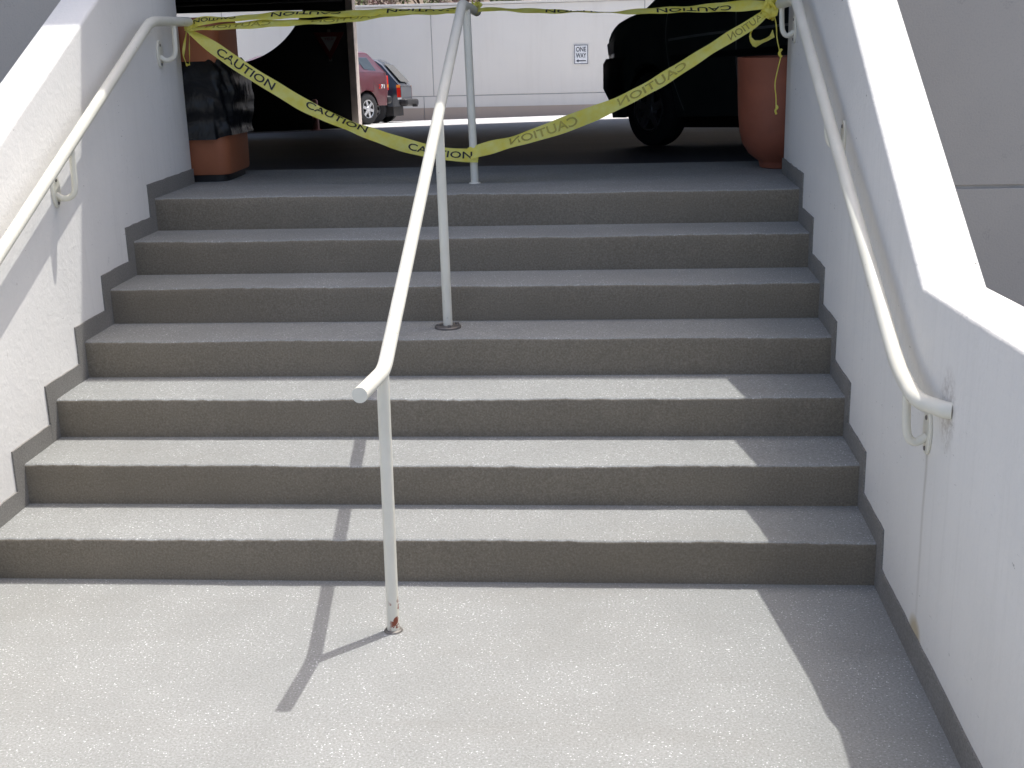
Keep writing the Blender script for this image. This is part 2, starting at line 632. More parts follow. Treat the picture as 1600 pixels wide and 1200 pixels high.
def band(xa, xb, parent, seed):
    rnd = random.Random(seed)
    o = 0.068
    top = [(-6.0, 0.088), (-o - 0.004, 0.088)]
    for i in range(NSTEP):
        top.append((i * T - o, (i + 1) * R + 0.072))
        e = (i + 1) * T - o if i < NSTEP - 1 else 2.398
        top.append((e, (i + 1) * R + 0.072))
    fine = []
    for (a, za), (b, zb) in zip(top, top[1:]):
        n = max(1, int(math.hypot(b - a, zb - za) / 0.05))
        for s in range(n):
            t = s / n
            j = 0.0022
            fine.append((a + (b - a) * t + rnd.uniform(-j, j), za + (zb - za) * t + rnd.uniform(-j, j)))
    fine.append((2.398, top[-1][1]))
    m = MB()
    # strip: every top point paired with one on a line hidden inside the steps and ground
    n0 = 0
    low = []
    for y, z in fine:
        low.append((y, min(z - 0.085, max(-0.04, math.floor((y + o) / T + 1e-6) * R - 0.0) - 0.02) if y > -o else -0.04))
    for x in (xa, xb):
        for y, z in fine:
            m.v.append((x, y, z))
        for y, z in low:
            m.v.append((x, y, z))
    k_ = len(fine)
    for i in range(k_ - 1):
        m.f.append((i, i + 1, k_ + i + 1, k_ + i))
        m.f.append((2 * k_ + i, 3 * k_ + i, 3 * k_ + i + 1, 2 * k_ + i + 1))
        m.f.append((i, 2 * k_ + i, 2 * k_ + i + 1, i + 1))
    m.build('base_band', M['band'], parent)


def subdivided_wall(name, poly, xa, xb, mat, parent, bevel=0.014):
    m = MB()
    m.prism(poly, xa, xb, 'x')
    return m.build(name, mat, parent, smooth=True, bevel=bevel, seg=3, keep=50)


lw = empty('stair_wall', (0, 0, 0), 'white stucco wall left of the steps with sunlit sloping top', 'wall')
subdivided_wall('wall_body', [(-6.0, -0.3), (-6.0, 1.06), (-0.31, 1.005), (2.05, 2.169), (2.05, 3.3), (2.40, 3.3), (2.40, -0.3)],
                -TH, 0.0, M['stucco_l'], lw)
band(-0.01, 0.006, lw, 3)

rw = empty('stair_wall', (W, 0, 0), 'white stucco wall right of the steps, sloping then level towards the viewer', 'wall')
# children keep world coordinates: the empty sits at the origin of the parts
rw.location = (0, 0, 0)
subdivided_wall('wall_body', [(-6.0, -0.3), (-6.0, 1.20), (-1.147, 1.066), (-0.312, 1.024), (0.953, 1.783), (2.05, 2.40), (2.05, 3.3), (2.40, 3.3), (2.40, -0.3)],
                W, W + TH + 0.008, M['stucco_r'], rw)
band(W - 0.006, W + 0.01, rw, 9)

# ------------------------------------------------------------------ garage building
FT = 4.50      # top of the facade: its shadow falls on the upper steps
gar = empty('parking_garage', (1.4, 2.2, 0), 'grey concrete parking garage, dark inside, behind the steps', 'building')
gar.location = (0, 0, 0)


def facade_side(x0, x1):
    core = MB().box(x0, x1, 2.064, 2.39, -0.2, FT - 0.01).build('facade_wall', M['joint'], gar)
    cuts_z = [-0.2, 0.981, 2.55, FT]
    n = max(1, round(abs(x1 - x0) / 3.2))
    for j in range(n):
        a = x0 + (x1 - x0) * j / n
        b = x0 + (x1 - x0) * (j + 1) / n
        for za, zb in zip(cuts_z, cuts_z[1:]):
            ga = 0.006 if j > 0 else 0.001
            gb = 0.006 if j < n - 1 else 0.001
            MB().box(a + ga, b - gb, 2.05, 2.066, za + 0.007, zb - 0.007).build('panel', M['facade'], core, bevel=0.004, seg=1)


facade_side(W + TH + 0.012, 12.5)
facade_side(-13.5, -TH - 0.002)
MB().box(-TH - 0.001, W + TH + 0.011, 2.053, 2.39, 3.302, FT).build('lintel_beam', M['facade'], gar, bevel=0.01)
# roof slab, falling with the ramp
SL = [(2.392, 3.36), (23.4, 2.62)]
MB().prism([(SL[0][0], SL[0][1]), (SL[1][0], SL[1][1]), (SL[1][0], SL[1][1] + 0.35), (SL[0][0], SL[0][1] + 0.35)], -13.5, 12.5, 'x') \
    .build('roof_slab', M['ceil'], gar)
for y in (7.5, 13.0, 18.5):
    z = SL[0][1] + (SL[1][1] - SL[0][1]) * (y - SL[0][0]) / (SL[1][0] - SL[0][0])
    MB().box(-13.4, 12.4, y - 0.2, y + 0.2, z - 0.26, z + 0.05).build('ceiling_beam', M['ceil'], gar)
for x in (-13.7, 12.5):
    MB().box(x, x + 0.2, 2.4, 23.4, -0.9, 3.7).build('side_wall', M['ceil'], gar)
# end wall with its big round opening
YE = 22.8
ew_x0, ew_x1, ew_z0, ew_z1 = -13.5, -3.353, -1.0, 2.60
cx, cz, rad, chord = -5.92, 2.975, 1.84, 2.19
arc = []
a0 = math.acos((cz - chord) / rad)
for s in range(49):
    g = -a0 + 2 * a0 * s / 48
    arc.append((cx + rad * math.sin(g), cz - rad * math.cos(g)))
m = MB()
hole = arc                                   # left end -> bottom -> right end, then the flat chord
outer_b = [(ew_x0 + (ew_x1 - ew_x0) * s / 48, ew_z0) for s in range(49)]
for yy in (YE, YE + 0.22):
    n0 = len(m.v)
    m.v += [(x, yy, z) for x, z in hole] + [(x, yy, z) for x, z in outer_b]
    m.v += [(ew_x0, yy, chord), (ew_x0, yy, ew_z1), (ew_x1, yy, ew_z1), (ew_x1, yy, chord)]
    for i in range(48):
        m.f.append((n0 + i, n0 + i + 1, n0 + 50 + i, n0 + 49 + i))
    m.f.append((n0, n0 + 49, n0 + 98))
    m.f.append((n0 + 48, n0 + 101, n0 + 97))
    m.f.append((n0 + 98, n0 + 99, n0 + 100, n0 + 101, n0 + 48, n0))
N = len(m.v) // 2
for i in range(48):
    m.f.append((i, i + 1, N + i + 1, N + i))
m.f.append((48, 0, N, N + 48))
m.f.append((100, 101, N + 101, N + 100))
m.f.append((101, 97, N + 97, N + 101))
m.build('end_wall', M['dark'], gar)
MB().box(-3.352, -3.205, YE - 0.02, YE + 0.32, -0.8, 2.615).build('column', M['col'], gar, bevel=0.012)
MB().tube([(-9, YE - 0.05, 2.33), (-3.4, YE - 0.05, 2.36)], 0.022, 8).build('conduit', M['ceil'], gar)
MB().tube([(-9, YE - 0.05, 2.42), (-5.2, YE - 0.05, 2.43), (-5.0, YE - 0.05, 2.58)], 0.016, 8).build('conduit', M['ceil'], gar)

# ------------------------------------------------------------------ far retaining wall
YW = 33.5
fwl = empty('retaining_wall', (0, YW, 0), 'long beige panelled retaining wall across the driveway', 'wall')
fwl.location = (0, 0, 0)
MB().box(-34, 34, YW + 0.02, YW + 0.4, -2.4, 2.42).build('wall_core', M['joint'], fwl)
x = -3.05 - 6.2 * 5
while x < 33:
    MB().box(max(x, -34) + 0.012, min(x + 6.2, 34) - 0.012, YW, YW + 0.03, -0.156, 2.385).build('panel', M['fwall'], fwl, bevel=0.006, seg=1)
    MB().box(max(x - 0.3, -34) + 0.010, min(x + 5.9, 34) - 0.010, YW - 0.002, YW + 0.03, -0.50, -0.18).build('panel', M['fwall'], fwl)
    MB().box(max(x - 0.3, -34) + 0.010, min(x + 5.9, 34) - 0.010, YW - 0.004, YW + 0.03, -2.3, -0.502).build('base_panel', M['fwall2'], fwl)
    x += 6.2
MB().box(-34, 34, YW - 0.04, YW + 0.45, 2.40, 2.46).build('coping', M['fwall'], fwl, bevel=0.01)


def shrub(x, y, w, h, n, mat, label, seed):
    rnd = random.Random(seed)
    r0 = empty('shrub', (x, y, 2.25), label, 'shrub', 'shrubs above the far wall')
    m = MB()
    for q in range(5):
        a = rnd.uniform(0, 6.28)
        m.tube([(0, 0, -0.05), (0.25 * w * math.cos(a), 0.25 * w * math.sin(a), h * 0.4),
                (0.4 * w * math.cos(a), 0.4 * w * math.sin(a), h * 0.8)], [0.03, 0.02, 0.008], 6)
    m.build('stem', M['bark'], r0)
    m = MB()
    clumps = [(rnd.uniform(-.5, .5) * w, rnd.uniform(-.4, .4) * w, rnd.uniform(.12, .9) * h, rnd.uniform(.12, .26) * w) for _ in range(16)]
    for _ in range(n):
        c_ = rnd.choice(clumps)
        d = Vector((rnd.gauss(0, 1), rnd.gauss(0, 1), rnd.gauss(0, .8))).normalized() * c_[3] * rnd.uniform(.5, 1.1)
        p = Vector(c_[:3]) + d
        a = Vector((rnd.gauss(0, 1), rnd.gauss(0, 1), rnd.gauss(0, 1))).normalized()
        b = a.orthogonal().normalized()
        s = rnd.uniform(.03, .07)
        m.quad(p - a * s, p + b * s * .45, p + a * s, p - b * s * .45)
    m.build('foliage', mat, r0)


SHRUBS = [
    (-7.6, 1.5, 1.0, 'leaf', 'green shrub above the wall behind the round opening'),
    (-5.9, 1.3, 0.8, 'leaf', 'green shrub above the wall left of the parked truck'),
    (-4.6, 1.2, 0.75, 'leaf2', 'pinkish flowering shrub above the wall straight over the maroon truck'),
    (-3.4, 1.3, 0.9, 'leaf', 'green shrub above the wall right of the pinkish shrub'),
    (-2.2, 1.2, 0.7, 'leaf2', 'pinkish flowering shrub above the wall left of the central handrail top'),
    (-1.1, 1.1, 0.6, 'leaf', 'low green shrub above the wall behind the central handrail top'),
]
for i, (x, w, h, mt, lab) in enumerate(SHRUBS):
    shrub(x, 34.55, w, h, 900, M[mt], lab, 40 + i)


# ------------------------------------------------------------------ signs and bollard
def lettering(body, width, height, origin, ux, uz, mat, parent, bold=0.0, mirror=False):
    v, f, (tw, th) = text_shape(body, 1.0, bold)
    sx, sz = width / tw, height / th
    if mirror:
        sx = -sx
    m = MB()
    O, U, Z = Vector(origin), Vector(ux), Vector(uz)
    m.v = [tuple(O + U * (a * sx) + Z * (b * sz)) for a, b in v]
    m.f = f
    return m.build('lettering', mat, parent)


ow = empty('one_way_sign', (1.313, YW - 0.03, 0.926), 'small white ONE WAY sign with left arrow on the beige wall', 'sign')
MB().prism([(-.21, -.265), (-.195, -.28), (.195, -.28), (.21, -.265), (.21, .265), (.195, .28), (-.195, .28), (-.21, .265)], 0, 0.006, 'y') \
    .build('plate', M['white'], ow)
b = MB()
for (a0_, a1_, b0_, b1_) in ((-.2, .2, .252, .27), (-.2, .2, -.27, -.252), (-.2, -.182, -.252, .252), (.182, .2, -.252, .252)):
    b.quad((a0_, -.002, b0_), (a1_, -.002, b0_), (a1_, -.002, b1_), (a0_, -.002, b1_))
b.build('border', M['signblack'], ow)
lettering('ONE', .29, .135, (0, -.003, .145), (1, 0, 0), (0, 0, 1), M['signblack'], ow, 0.02)
lettering('WAY', .30, .135, (0, -.003, -.03), (1, 0, 0), (0, 0, 1), M['signblack'], ow, 0.02)
a = MB()
a.quad((-.08, -.003, -.195), (.14, -.003, -.195), (.14, -.003, -.165), (-.08, -.003, -.165))
a.quad((-.15, -.003, -.18), (-.075, -.003, -.225), (-.075, -.003, -.135))
a.build('arrow', M['signblack'], ow)

ys = empty('yield_sign', (-3.73, YE - 0.06, 1.54), 'red and white triangular yield sign in shadow on the dark end wall', 'sign')


def tri(s, y):
    h = s * 0.5774
    return [(-s, y, h), (s, y, h), (0, y, -2 * h)]


MB().prism([(p[0], p[2]) for p in tri(.33, 0)], 0, .01, 'y').build('plate', M['signred'], ys, bevel=0.004)
MB().quad(*tri(.175, -.006)).build('white_field', M['dull'], ys)
lettering('YIELD', .19, .05, (0, -.008, .055), (1, 0, 0), (0, 0, 1), M['signred'], ys, 0.01)
MB().box(-.03, .03, .011, .05, -.4, .25).build('mount', M['steel'], ys)

gx, gy = -3.86, 21.6
bo = empty('bollard', (gx, gy, ramp_z(gx, gy)), 'short faded red pipe bollard before the dark end wall', 'bollard')
MB().lathe([(0.0, 0.62), (.04, .615), (.06, .59), (.066, .55), (.066, -.02)], 20).build('pipe', M['rustpipe'], bo, smooth=True)
MB().lathe([(.12, 0), (.12, .015), (.067, .02)], 20).build('collar', M['rustpipe'], bo, smooth=True)

# ------------------------------------------------------------------ handrails
RR = 0.0215


def bracket(parent, wall_x, y, z, rail, side):
    """oval plate on the wall and a curved arm up to the rail"""
    br = MB()
    s = side
    prof = [(y + .034 * math.cos(g), z + .062 * math.sin(g)) for g in [2 * math.pi * i / 20 for i in range(20)]]
    br.prism(prof, wall_x, wall_x + s * .009, 'x')
    pl = br.build('bracket', M['railp'], parent, smooth=True, bevel=.002, seg=1)
    rx, ry, rz = rail
    pts = smooth_path([(wall_x + s * .006, y, z - .012), (wall_x + s * .035, y, z - .028), (rx - s * .006, (y + ry) / 2, z - .005),
                       (rx, ry, (z + rz) / 2 + .01), (rx, ry, rz - .012)], 6)
    MB().tube(pts, .0115, 12).build('arm', M['railp'], pl, smooth=True)
    for dz in (.04, -.045):
        sc = MB().lathe([(0, .004), (.006, .003), (.007, 0)], 8)
        sc.v = [(wall_x + s * (.009 + c_), y + a_, z + dz + b_) for a_, b_, c_ in sc.v]
        sc.build('screw', M['steel'], pl)


LR = empty('wall_handrail', (0, 0, 0), 'cream pipe handrail on the left white wall', 'handrail', 'cream pipe handrails')
LRp = [(.08, -.62, .80), (.08, -.36, .803), (.08, 1.80, 1.787), (.08, 2.31, 1.787)]
MB().tube(bent(LRp, .07), RR, 18).build('rail', M['rail'], LR, smooth=True)
for y, z in ((2.09, 1.645), (.835, 1.18), (-.30, .69)):
    zr = 1.787 if y > 1.8 else .803 + (y + .36) * (1.787 - .803) / 2.16
    bracket(LR, 0.0, y, z, (.08, y + .005, zr), 1)

RX = W - .062
RRl = empty('wall_handrail', (0, 0, 0), 'cream pipe handrail on the right white wall, its lower end bent into the wall', 'handrail', 'cream pipe handrails')
RRp = [(RX, 2.27, 1.79), (RX, 1.755, 1.803), (RX, -.37, .815), (RX + .004, -.565, .782), (W - .012, -.665, .788), (W + .004, -.672, .788)]
MB().tube(bent(RRp, .075), RR, 18).build('rail', M['rail'], RRl, smooth=True)
for y, z in ((2.16, 1.683), (.884, 1.315), (-.49, .673)):
    zr = 1.795 if y > 1.75 else (.815 + (y + .37) * (1.803 - .815) / 2.125 if y > -.37 else .80)
    bracket(RRl, W, y, z, (RX, y + .005, zr), -1)

CR = empty('centre_handrail', (0, 0, 0), 'cream pipe handrail on three posts down the middle of the steps', 'handrail', 'cream pipe handrails')
CRp = [(1.397, -.56, .80), (1.413, -.285, .79), (1.412, 2.055, 1.827), (1.412, 2.70, 1.80)]
MB().tube(bent(CRp, .05), RR, 20).build('rail', M['rail'], CR, smooth=True)
for (bx, by, bz), top in (((1.408, -.338, 0), (1.412, -.30, .792)), ((1.417, 1.103, 4 * R), (1.413, 1.11, 1.405)),
                          ((1.425, 2.211, TOPZ), (1.413, 2.213, 1.815))):
    p = MB().tube([(bx, by, bz - .01), (bx, by, bz + .02), top], .0185, 18).build('post', M['rail'], CR, smooth=True)
    if bz > .1 and bz < .9:
        MB().lathe([(.0188, .012), (.05, .010), (.053, .007), (.053, -.004)], 28, (bx, by, bz)).build('base_plate', M['steel'], p, smooth=True)
        for g in (.4, 1.9, 3.5, 5.0):
            MB().lathe([(0, .009), (.007, .008), (.008, 0)], 6, (bx + .038 * math.cos(g), by + .038 * math.sin(g), bz + .010)) \
                .build('bolt', M['steel'], p)
    else:
        MB().lathe([(.0188, .006), (.026, .004), (.03, -.002)], 24, (bx, by, bz)).build('base_collar', M['steel' if bz < .1 else 'rail'], p, smooth=True)


# ------------------------------------------------------------------ caution tape
# centre line x,y,z and half-width vector
STRANDS = {
    'A1': [(0.066, 2.330, 1.7551, -0.0057, 0.0120, 0.0071), (0.100, 2.330, 1.7776, -0.0090, 0.0200, 0.0158), (0.135, 2.330, 1.7884, -0.0026, 0.0250, 0.0180), (0.228, 2.340, 1.7918, -0.0012, 0.0300, 0.0151), (0.365, 2.350, 1.7999, -0.0012, 0.0300, 0.0151), (0.512, 2.370, 1.8063, -0.0006, 0.0300, 0.0152), (0.792, 2.400, 1.8049, -0.0004, 0.0300, 0.0152), (1.075, 2.430, 1.8064, -0.0004, 0.0300, 0.0137), (1.320, 2.460, 1.8075, -0.0005, 0.0300, 0.0122), (1.411, 2.500, 1.8114, -0.0007, 0.0200, 0.0107), ],
    'A2': [(0.075, 2.310, 1.7491, -0.0009, 0.0100, 0.0075), (0.138, 2.310, 1.7548, -0.0011, 0.0300, 0.0121), (0.281, 2.310, 1.7613, -0.0011, 0.0300, 0.0151), (0.420, 2.330, 1.7678, -0.0008, 0.0300, 0.0151), (0.566, 2.340, 1.7684, -0.0006, 0.0300, 0.0151), (0.703, 2.360, 1.7722, -0.0010, 0.0300, 0.0136), (0.891, 2.390, 1.7833, -0.0011, 0.0300, 0.0121), (1.059, 2.410, 1.7935, -0.0007, 0.0300, 0.0091), (1.270, 2.440, 1.8028, -0.0006, 0.0300, 0.0091), (1.403, 2.480, 1.8084, -0.0005, 0.0200, 0.0076), ],
    'B': [(1.439, 2.520, 1.8050, -0.0006, 0.0200, 0.0092), (1.509, 2.500, 1.8073, 0.0001, 0.0300, 0.0107), (1.696, 2.450, 1.7959, 0.0003, 0.0340, 0.0097), (1.908, 2.400, 1.7825, 0.0001, 0.0360, 0.0048), (2.087, 2.360, 1.7773, -0.0001, 0.0360, 0.0053), (2.264, 2.340, 1.7781, -0.0005, 0.0340, 0.0118), (2.437, 2.300, 1.7814, -0.0010, 0.0300, 0.0175), (2.608, 2.280, 1.7877, -0.0011, 0.0280, 0.0203), (2.750, 2.260, 1.7892, -0.0006, 0.0200, 0.0202), (2.807, 2.260, 1.7876, 0.0000, 0.0120, 0.0116), ],
    'C': [(0.078, 2.300, 1.7462, 0.0042, 0.0100, 0.0067), (0.128, 2.290, 1.7159, 0.0103, 0.0140, 0.0153), (0.218, 2.280, 1.6525, 0.0150, 0.0180, 0.0216), (0.343, 2.270, 1.5649, 0.0157, 0.0150, 0.0244), (0.486, 2.260, 1.4767, 0.0150, 0.0120, 0.0249), (0.636, 2.250, 1.3853, 0.0129, 0.0160, 0.0244), (0.787, 2.240, 1.3146, 0.0087, 0.0300, 0.0207), (0.939, 2.230, 1.2558, 0.0080, 0.0280, 0.0222), (1.090, 2.220, 1.2030, 0.0088, 0.0100, 0.0302), (1.244, 2.200, 1.1663, 0.0054, 0.0120, 0.0284), (1.351, 2.190, 1.1534, 0.0021, 0.0120, 0.0288), (1.448, 2.185, 1.1491, 0.0010, 0.0060, 0.0312), ],
    'D': [(1.406, 2.185, 1.1588, -0.0077, 0.0040, 0.0259), (1.487, 2.190, 1.1804, -0.0070, 0.0200, 0.0260), (1.608, 2.200, 1.2067, -0.0066, 0.0260, 0.0230), (1.758, 2.210, 1.2500, -0.0106, 0.0120, 0.0311), (1.907, 2.215, 1.2993, -0.0127, 0.0100, 0.0333), (2.085, 2.220, 1.3649, -0.0123, 0.0180, 0.0269), (2.261, 2.220, 1.4502, -0.0130, 0.0200, 0.0230), (2.436, 2.230, 1.5511, -0.0132, 0.0200, 0.0211), (2.579, 2.235, 1.6376, -0.0131, 0.0200, 0.0210), (2.693, 2.240, 1.7017, -0.0127, 0.0200, 0.0194), (2.778, 2.250, 1.7606, -0.0068, 0.0120, 0.0093), ],
}



class Ribbon:
    def __init__(self, pts, fold=0.0, seed=1):
        self.p = smooth_path(pts, 10)
        self.len = [0.0]
        for a_, b_ in zip(self.p, self.p[1:]):
            self.len.append(self.len[-1] + math.dist(a_[:3], b_[:3]))
        self.fold = fold
        rnd = random.Random(seed)
        self.ph = [rnd.uniform(0, 6.28) for _ in range(4)]

    def at(self, u, v, off=0.0):
        u = min(max(u, 0), self.len[-1] - 1e-6)
        i = 0
        while i < len(self.len) - 2 and self.len[i + 1] < u:
            i += 1
        t = (u - self.len[i]) / max(1e-9, self.len[i + 1] - self.len[i])
        q = [a_ + (b_ - a_) * t for a_, b_ in zip(self.p[i], self.p[i + 1])]
        d = (Vector(self.p[i + 1][:3]) - Vector(self.p[i][:3])).normalized()
        c_, h = Vector(q[:3]), Vector(q[3:6])
        nrm = d.cross(h).normalized()
        if nrm.y > 0:
            nrm = -nrm
        wav = 0.0035 * math.sin(u * 14 + self.ph[0] + v * 1.3) + 0.002 * math.sin(u * 37 + self.ph[1] - v * 2)
        return c_ + h * v + nrm * (wav + self.fold * (1 - v * v) + off)

    def mesh(self):
        m_ = MB()
        cols = [-1, -.5, 0, .5, 1]
        n = max(8, int(self.len[-1] / .02))
        for j in range(n + 1):
            for v in cols:
                m_.v.append(tuple(self.at(self.len[-1] * j / n, v)))
        for j in range(n):
            for i in range(4):
                q = j * 5 + i
                m_.f.append((q, q + 1, q + 6, q + 5))
        return m_

    def letters(self, body, u, length, hv, v0=0.0, flip_u=1, flip_v=1, off=.0018):
        v, f, (tw, th) = text_shape(body, 1.0, 0.012)
        m_ = MB()
        m_.v = [tuple(self.at(u + flip_u * a_ * length / tw, v0 + flip_v * b_ * 2 * hv / th, off)) for a_, b_ in v]
        m_.f = f
        return m_


def tape(key, label, texts, fold=0.003, seed=1, extra=None):
    rb = Ribbon(STRANDS[key], fold, seed)
    o = tag(rb.mesh().build('caution_tape', M['tape'], smooth=True, keep=80), label, 'tape', 'strands of yellow caution tape')
    for body, frac, length, hv, v0, fu, fv, mat in texts:
        rb.letters(body, rb.len[-1] * frac, length, hv, v0, fu, fv).build('lettering', M[mat], o)
    for nm, mb in (extra or []):
        mb.build(nm, M['tape'], o, smooth=True, keep=80)
    return o


def loop_ribbon(pts, w, seed):
    rnd = random.Random(seed)
    return Ribbon([(x, y, z, w * rnd.uniform(-.3, .9), w * rnd.uniform(-.8, .8), w * rnd.uniform(.3, 1)) for x, y, z in pts], 0.0, seed).mesh()


def knot(c_, r, w, n, seed):
    rnd = random.Random(seed)
    m_ = MB()
    for _ in range(n):
        pts = []
        a_ = Vector((rnd.gauss(0, 1), rnd.gauss(0, 1), rnd.gauss(0, 1))).normalized()
        b_ = a_.orthogonal().normalized()
        b_.rotate(Quaternion(a_, rnd.uniform(0, 6.28)))
        cc = a_.cross(b_)
        rr = r * rnd.uniform(.6, 1.1)
        for s in range(7):
            g = s * 1.0
            pts.append(tuple(Vector(c_) + (b_ * math.cos(g) + cc * math.sin(g)) * rr + a_ * w * .5 * math.sin(2 * g)))
        k2 = loop_ribbon(pts, w, rnd.randint(0, 9999))
        n0 = len(m_.v)
        m_.v += k2.v
        m_.f += [tuple(n0 + i for i in q) for q in k2.f]
    return m_


dangle = loop_ribbon([(.069, 2.31, 1.752), (.047, 2.305, 1.66), (.050, 2.30, 1.60), (.060, 2.30, 1.583), (.073, 2.295, 1.605), (.078, 2.30, 1.66), (.082, 2.31, 1.745)], .009, 5)
tape('A1', 'upper yellow tape strand from left rail to central rail, bold black letters upside down',
     [('CAUTION', .105, .20, .42, 0, -1, -1, 'ink'), ('CAUTION', .42, .33, .5, .1, -1, -1, 'ink'), ('CAUTION', .82, .33, .5, .1, -1, -1, 'ink')], seed=2,
     extra=[('knot', knot((.078, 2.315, 1.765), .024, .012, 4, 8)), ('dangling_loop', dangle)])
tape('A2', 'second yellow tape strand just under the upper left one, faint reversed letters',
     [('CAUTION', .18, .31, .5, 0, -1, 1, 'ink2'), ('CAUTION', .56, .33, .5, 0, -1, 1, 'ink2')], seed=3)
tape('B', 'nearly level yellow tape strand from central rail to right rail',
     [('CAUTION', .36, .33, .5, -.3, -1, -1, 'ink'), ('CAUTION', .74, .34, .5, -.35, -1, -1, 'ink')], seed=4,
     extra=[('knot', knot((1.424, 2.56, 1.815), .028, .012, 5, 21)),
            ('streamer', loop_ribbon([(1.42, 2.56, 1.82), (1.402, 2.56, 1.85), (1.405, 2.56, 1.90), (1.418, 2.56, 1.94)], .012, 12))])
tape('C', 'sagging yellow tape strand from left rail down to the rear post, black CAUTION reading upright',
     [('CAUTION', .215, .315, .62, 0, 1, 1, 'ink'), ('CAUTION', .535, .315, .55, .35, 1, 1, 'ink'), ('CAUTION', .88, .31, .52, 0, 1, 1, 'ink')], seed=5)
wrapm = MB().tube([(1.4245, 2.2115, 1.128), (1.4243, 2.2118, 1.185)], .0225, 18, caps=False)
tape('D', 'sagging yellow tape strand from the rear post up to right rail, faint reversed letters',
     [('CAUTION', .24, .33, .6, 0, -1, 1, 'ink2'), ('CAUTION', .60, .35, .6, 0, -1, 1, 'ink2'), ('CAUTION', .93, .20, .6, 0, -1, 1, 'ink2')], seed=6,
     extra=[('post_wrap', wrapm), ('knot', knot((2.79, 2.255, 1.775), .040, .021, 11, 31)),
            ('streamer', loop_ribbon([(2.79, 2.25, 1.77), (2.735, 2.24, 1.73), (2.705, 2.235, 1.68), (2.700, 2.23, 1.645), (2.725, 2.23, 1.62), (2.765, 2.235, 1.635), (2.805, 2.24, 1.665)], .017, 17))])
m = MB()
m.tube(smooth_path([(2.797, 2.245, 1.765), (2.815, 2.25, 1.71), (2.822, 2.25, 1.643), (2.836, 2.26, 1.59), (2.843, 2.262, 1.563), (2.832, 2.26, 1.51),
                    (2.821, 2.26, 1.444), (2.827, 2.258, 1.38), (2.829, 2.258, 1.33)], 6), .0028, 6)
m.tube(smooth_path([(2.829, 2.258, 1.345), (2.835, 2.255, 1.335), (2.826, 2.255, 1.322), (2.831, 2.258, 1.305)], 5), [.005] * 16, 6)
m.tube(smooth_path([(2.846, 2.26, 1.595), (2.834, 2.255, 1.575), (2.846, 2.255, 1.56)], 5), [.006] * 11, 6)
tag(m.build('tape_string', M['tape'], smooth=True), 'thin twisted yellow string of tape hanging before the terracotta pot', 'tape')

# ------------------------------------------------------------------ planter and waste bin
pot = empty('planter', (2.905, 2.66, TOPZ), 'tall rounded terracotta planter behind the right wall end', 'planter')
MB().lathe([(.085, 0.0), (.095, .005), (.10, .03), (.105, .036), (.15, .07), (.182, .12), (.198, .18), (.206, .26), (.211, .36), (.216, .52),
            (.216, .535), (.196, .535), (.19, .50), (.18, .47), (0.0, .465)], 56).build('pot', M['terra'], pot, smooth=True, keep=45)
MB().lathe([(.188, .474), (.1, .482), (0, .478)], 30).build('soil', M['soil'], pot, smooth=True)

bn = empty('waste_bin', (-.035, 2.64, TOPZ), 'brown square waste bin wrapped in a black bag by the left wall', 'bin')


def rsq(h, r, n=5):
    out = []
    for sx, sy, g0 in ((1, 1, 0), (-1, 1, .5), (-1, -1, 1), (1, -1, 1.5)):
        for i in range(n + 1):
            g = (g0 + .5 * i / n) * math.pi
            out.append((sx * (h - r) + r * math.cos(g), sy * (h - r) + r * math.sin(g)))
    return out


def stack(levels, mat, name, parent, jit=0.0, seed=1, smooth=True, cap=True):
    rnd = random.Random(seed)
    m_ = MB()
    k_ = None
    for h, r, z in levels:
        ring = rsq(h, r)
        k_ = len(ring)
        for a_, b_ in ring:
            s = 1 + rnd.uniform(-jit, jit)
            m_.v.append((a_ * s, b_ * s, z + rnd.uniform(-jit, jit) * .25))
    for j in range(len(levels) - 1):
        for i in range(k_):
            q = j * k_
            m_.f.append((q + i, q + (i + 1) % k_, q + k_ + (i + 1) % k_, q + k_ + i))
    if cap:
        m_.f.append(tuple(range(k_)))
        m_.f.append(tuple((len(levels) - 1) * k_ + i for i in range(k_)))
    return m_.build(name, mat, parent, smooth=smooth, keep=35)


BR = .06
stack([(.190, BR, 0), (.190, BR, .035)], M['black'], 'plinth', bn)
stack([(.206, BR, .036), (.21, BR, .05), (.213, BR, .30), (.213, BR, .52)], M['bin'], 'body', bn)
stack([(.200, BR, .52), (.201, BR, .70), (.201, BR, .765), (.196, BR, .785), (.17, .1, .79)], M['bin'], 'hood', bn)
# bag turned down over the body: folds run down it and it bunches at its hem
m = MB()
rnd = random.Random(11)
ring = rsq(1.0, .32, 22)
k_ = len(ring)
phb = [rnd.uniform(0, 6.28) for _ in range(6)]
NL = 22
for j in range(NL + 1):
    t = j / NL
    z = .225 + (.592 - .225) * t
    base = .233 + .016 * math.sin(min(1, t * 1.15) * math.pi * .62) + (.0 if t < .86 else -(t - .86) * .30)
    for i, (a_, b_) in enumerate(ring):
        g = math.atan2(b_, a_)
        fold = .008 * math.sin(g * 7 + phb[0] + 2.2 * t) + .006 * math.sin(g * 13 + phb[1] - 3 * t) + .004 * math.sin(g * 23 + phb[2] + 5 * t) + .003 * math.sin(g * 41 + 17 * t + phb[3]) + .0035 * math.sin(26 * t + 6 * math.sin(g * 3 + phb[1]))
        fold += .006 * math.sin(9 * t + 3 * math.sin(g * 2 + phb[3])) 
        m.v.append((a_ * (base + fold), b_ * (base + fold), z + (.010 * math.sin(g * 5 + phb[4]) + .006 * math.sin(g * 11 + phb[5])) * (1 if t < .9 else 0)))
for j in range(NL):
    for i in range(k_):
        q = j * k_
        m.f.append((q + i, q + (i + 1) % k_, q + k_ + (i + 1) % k_, q + k_ + i))
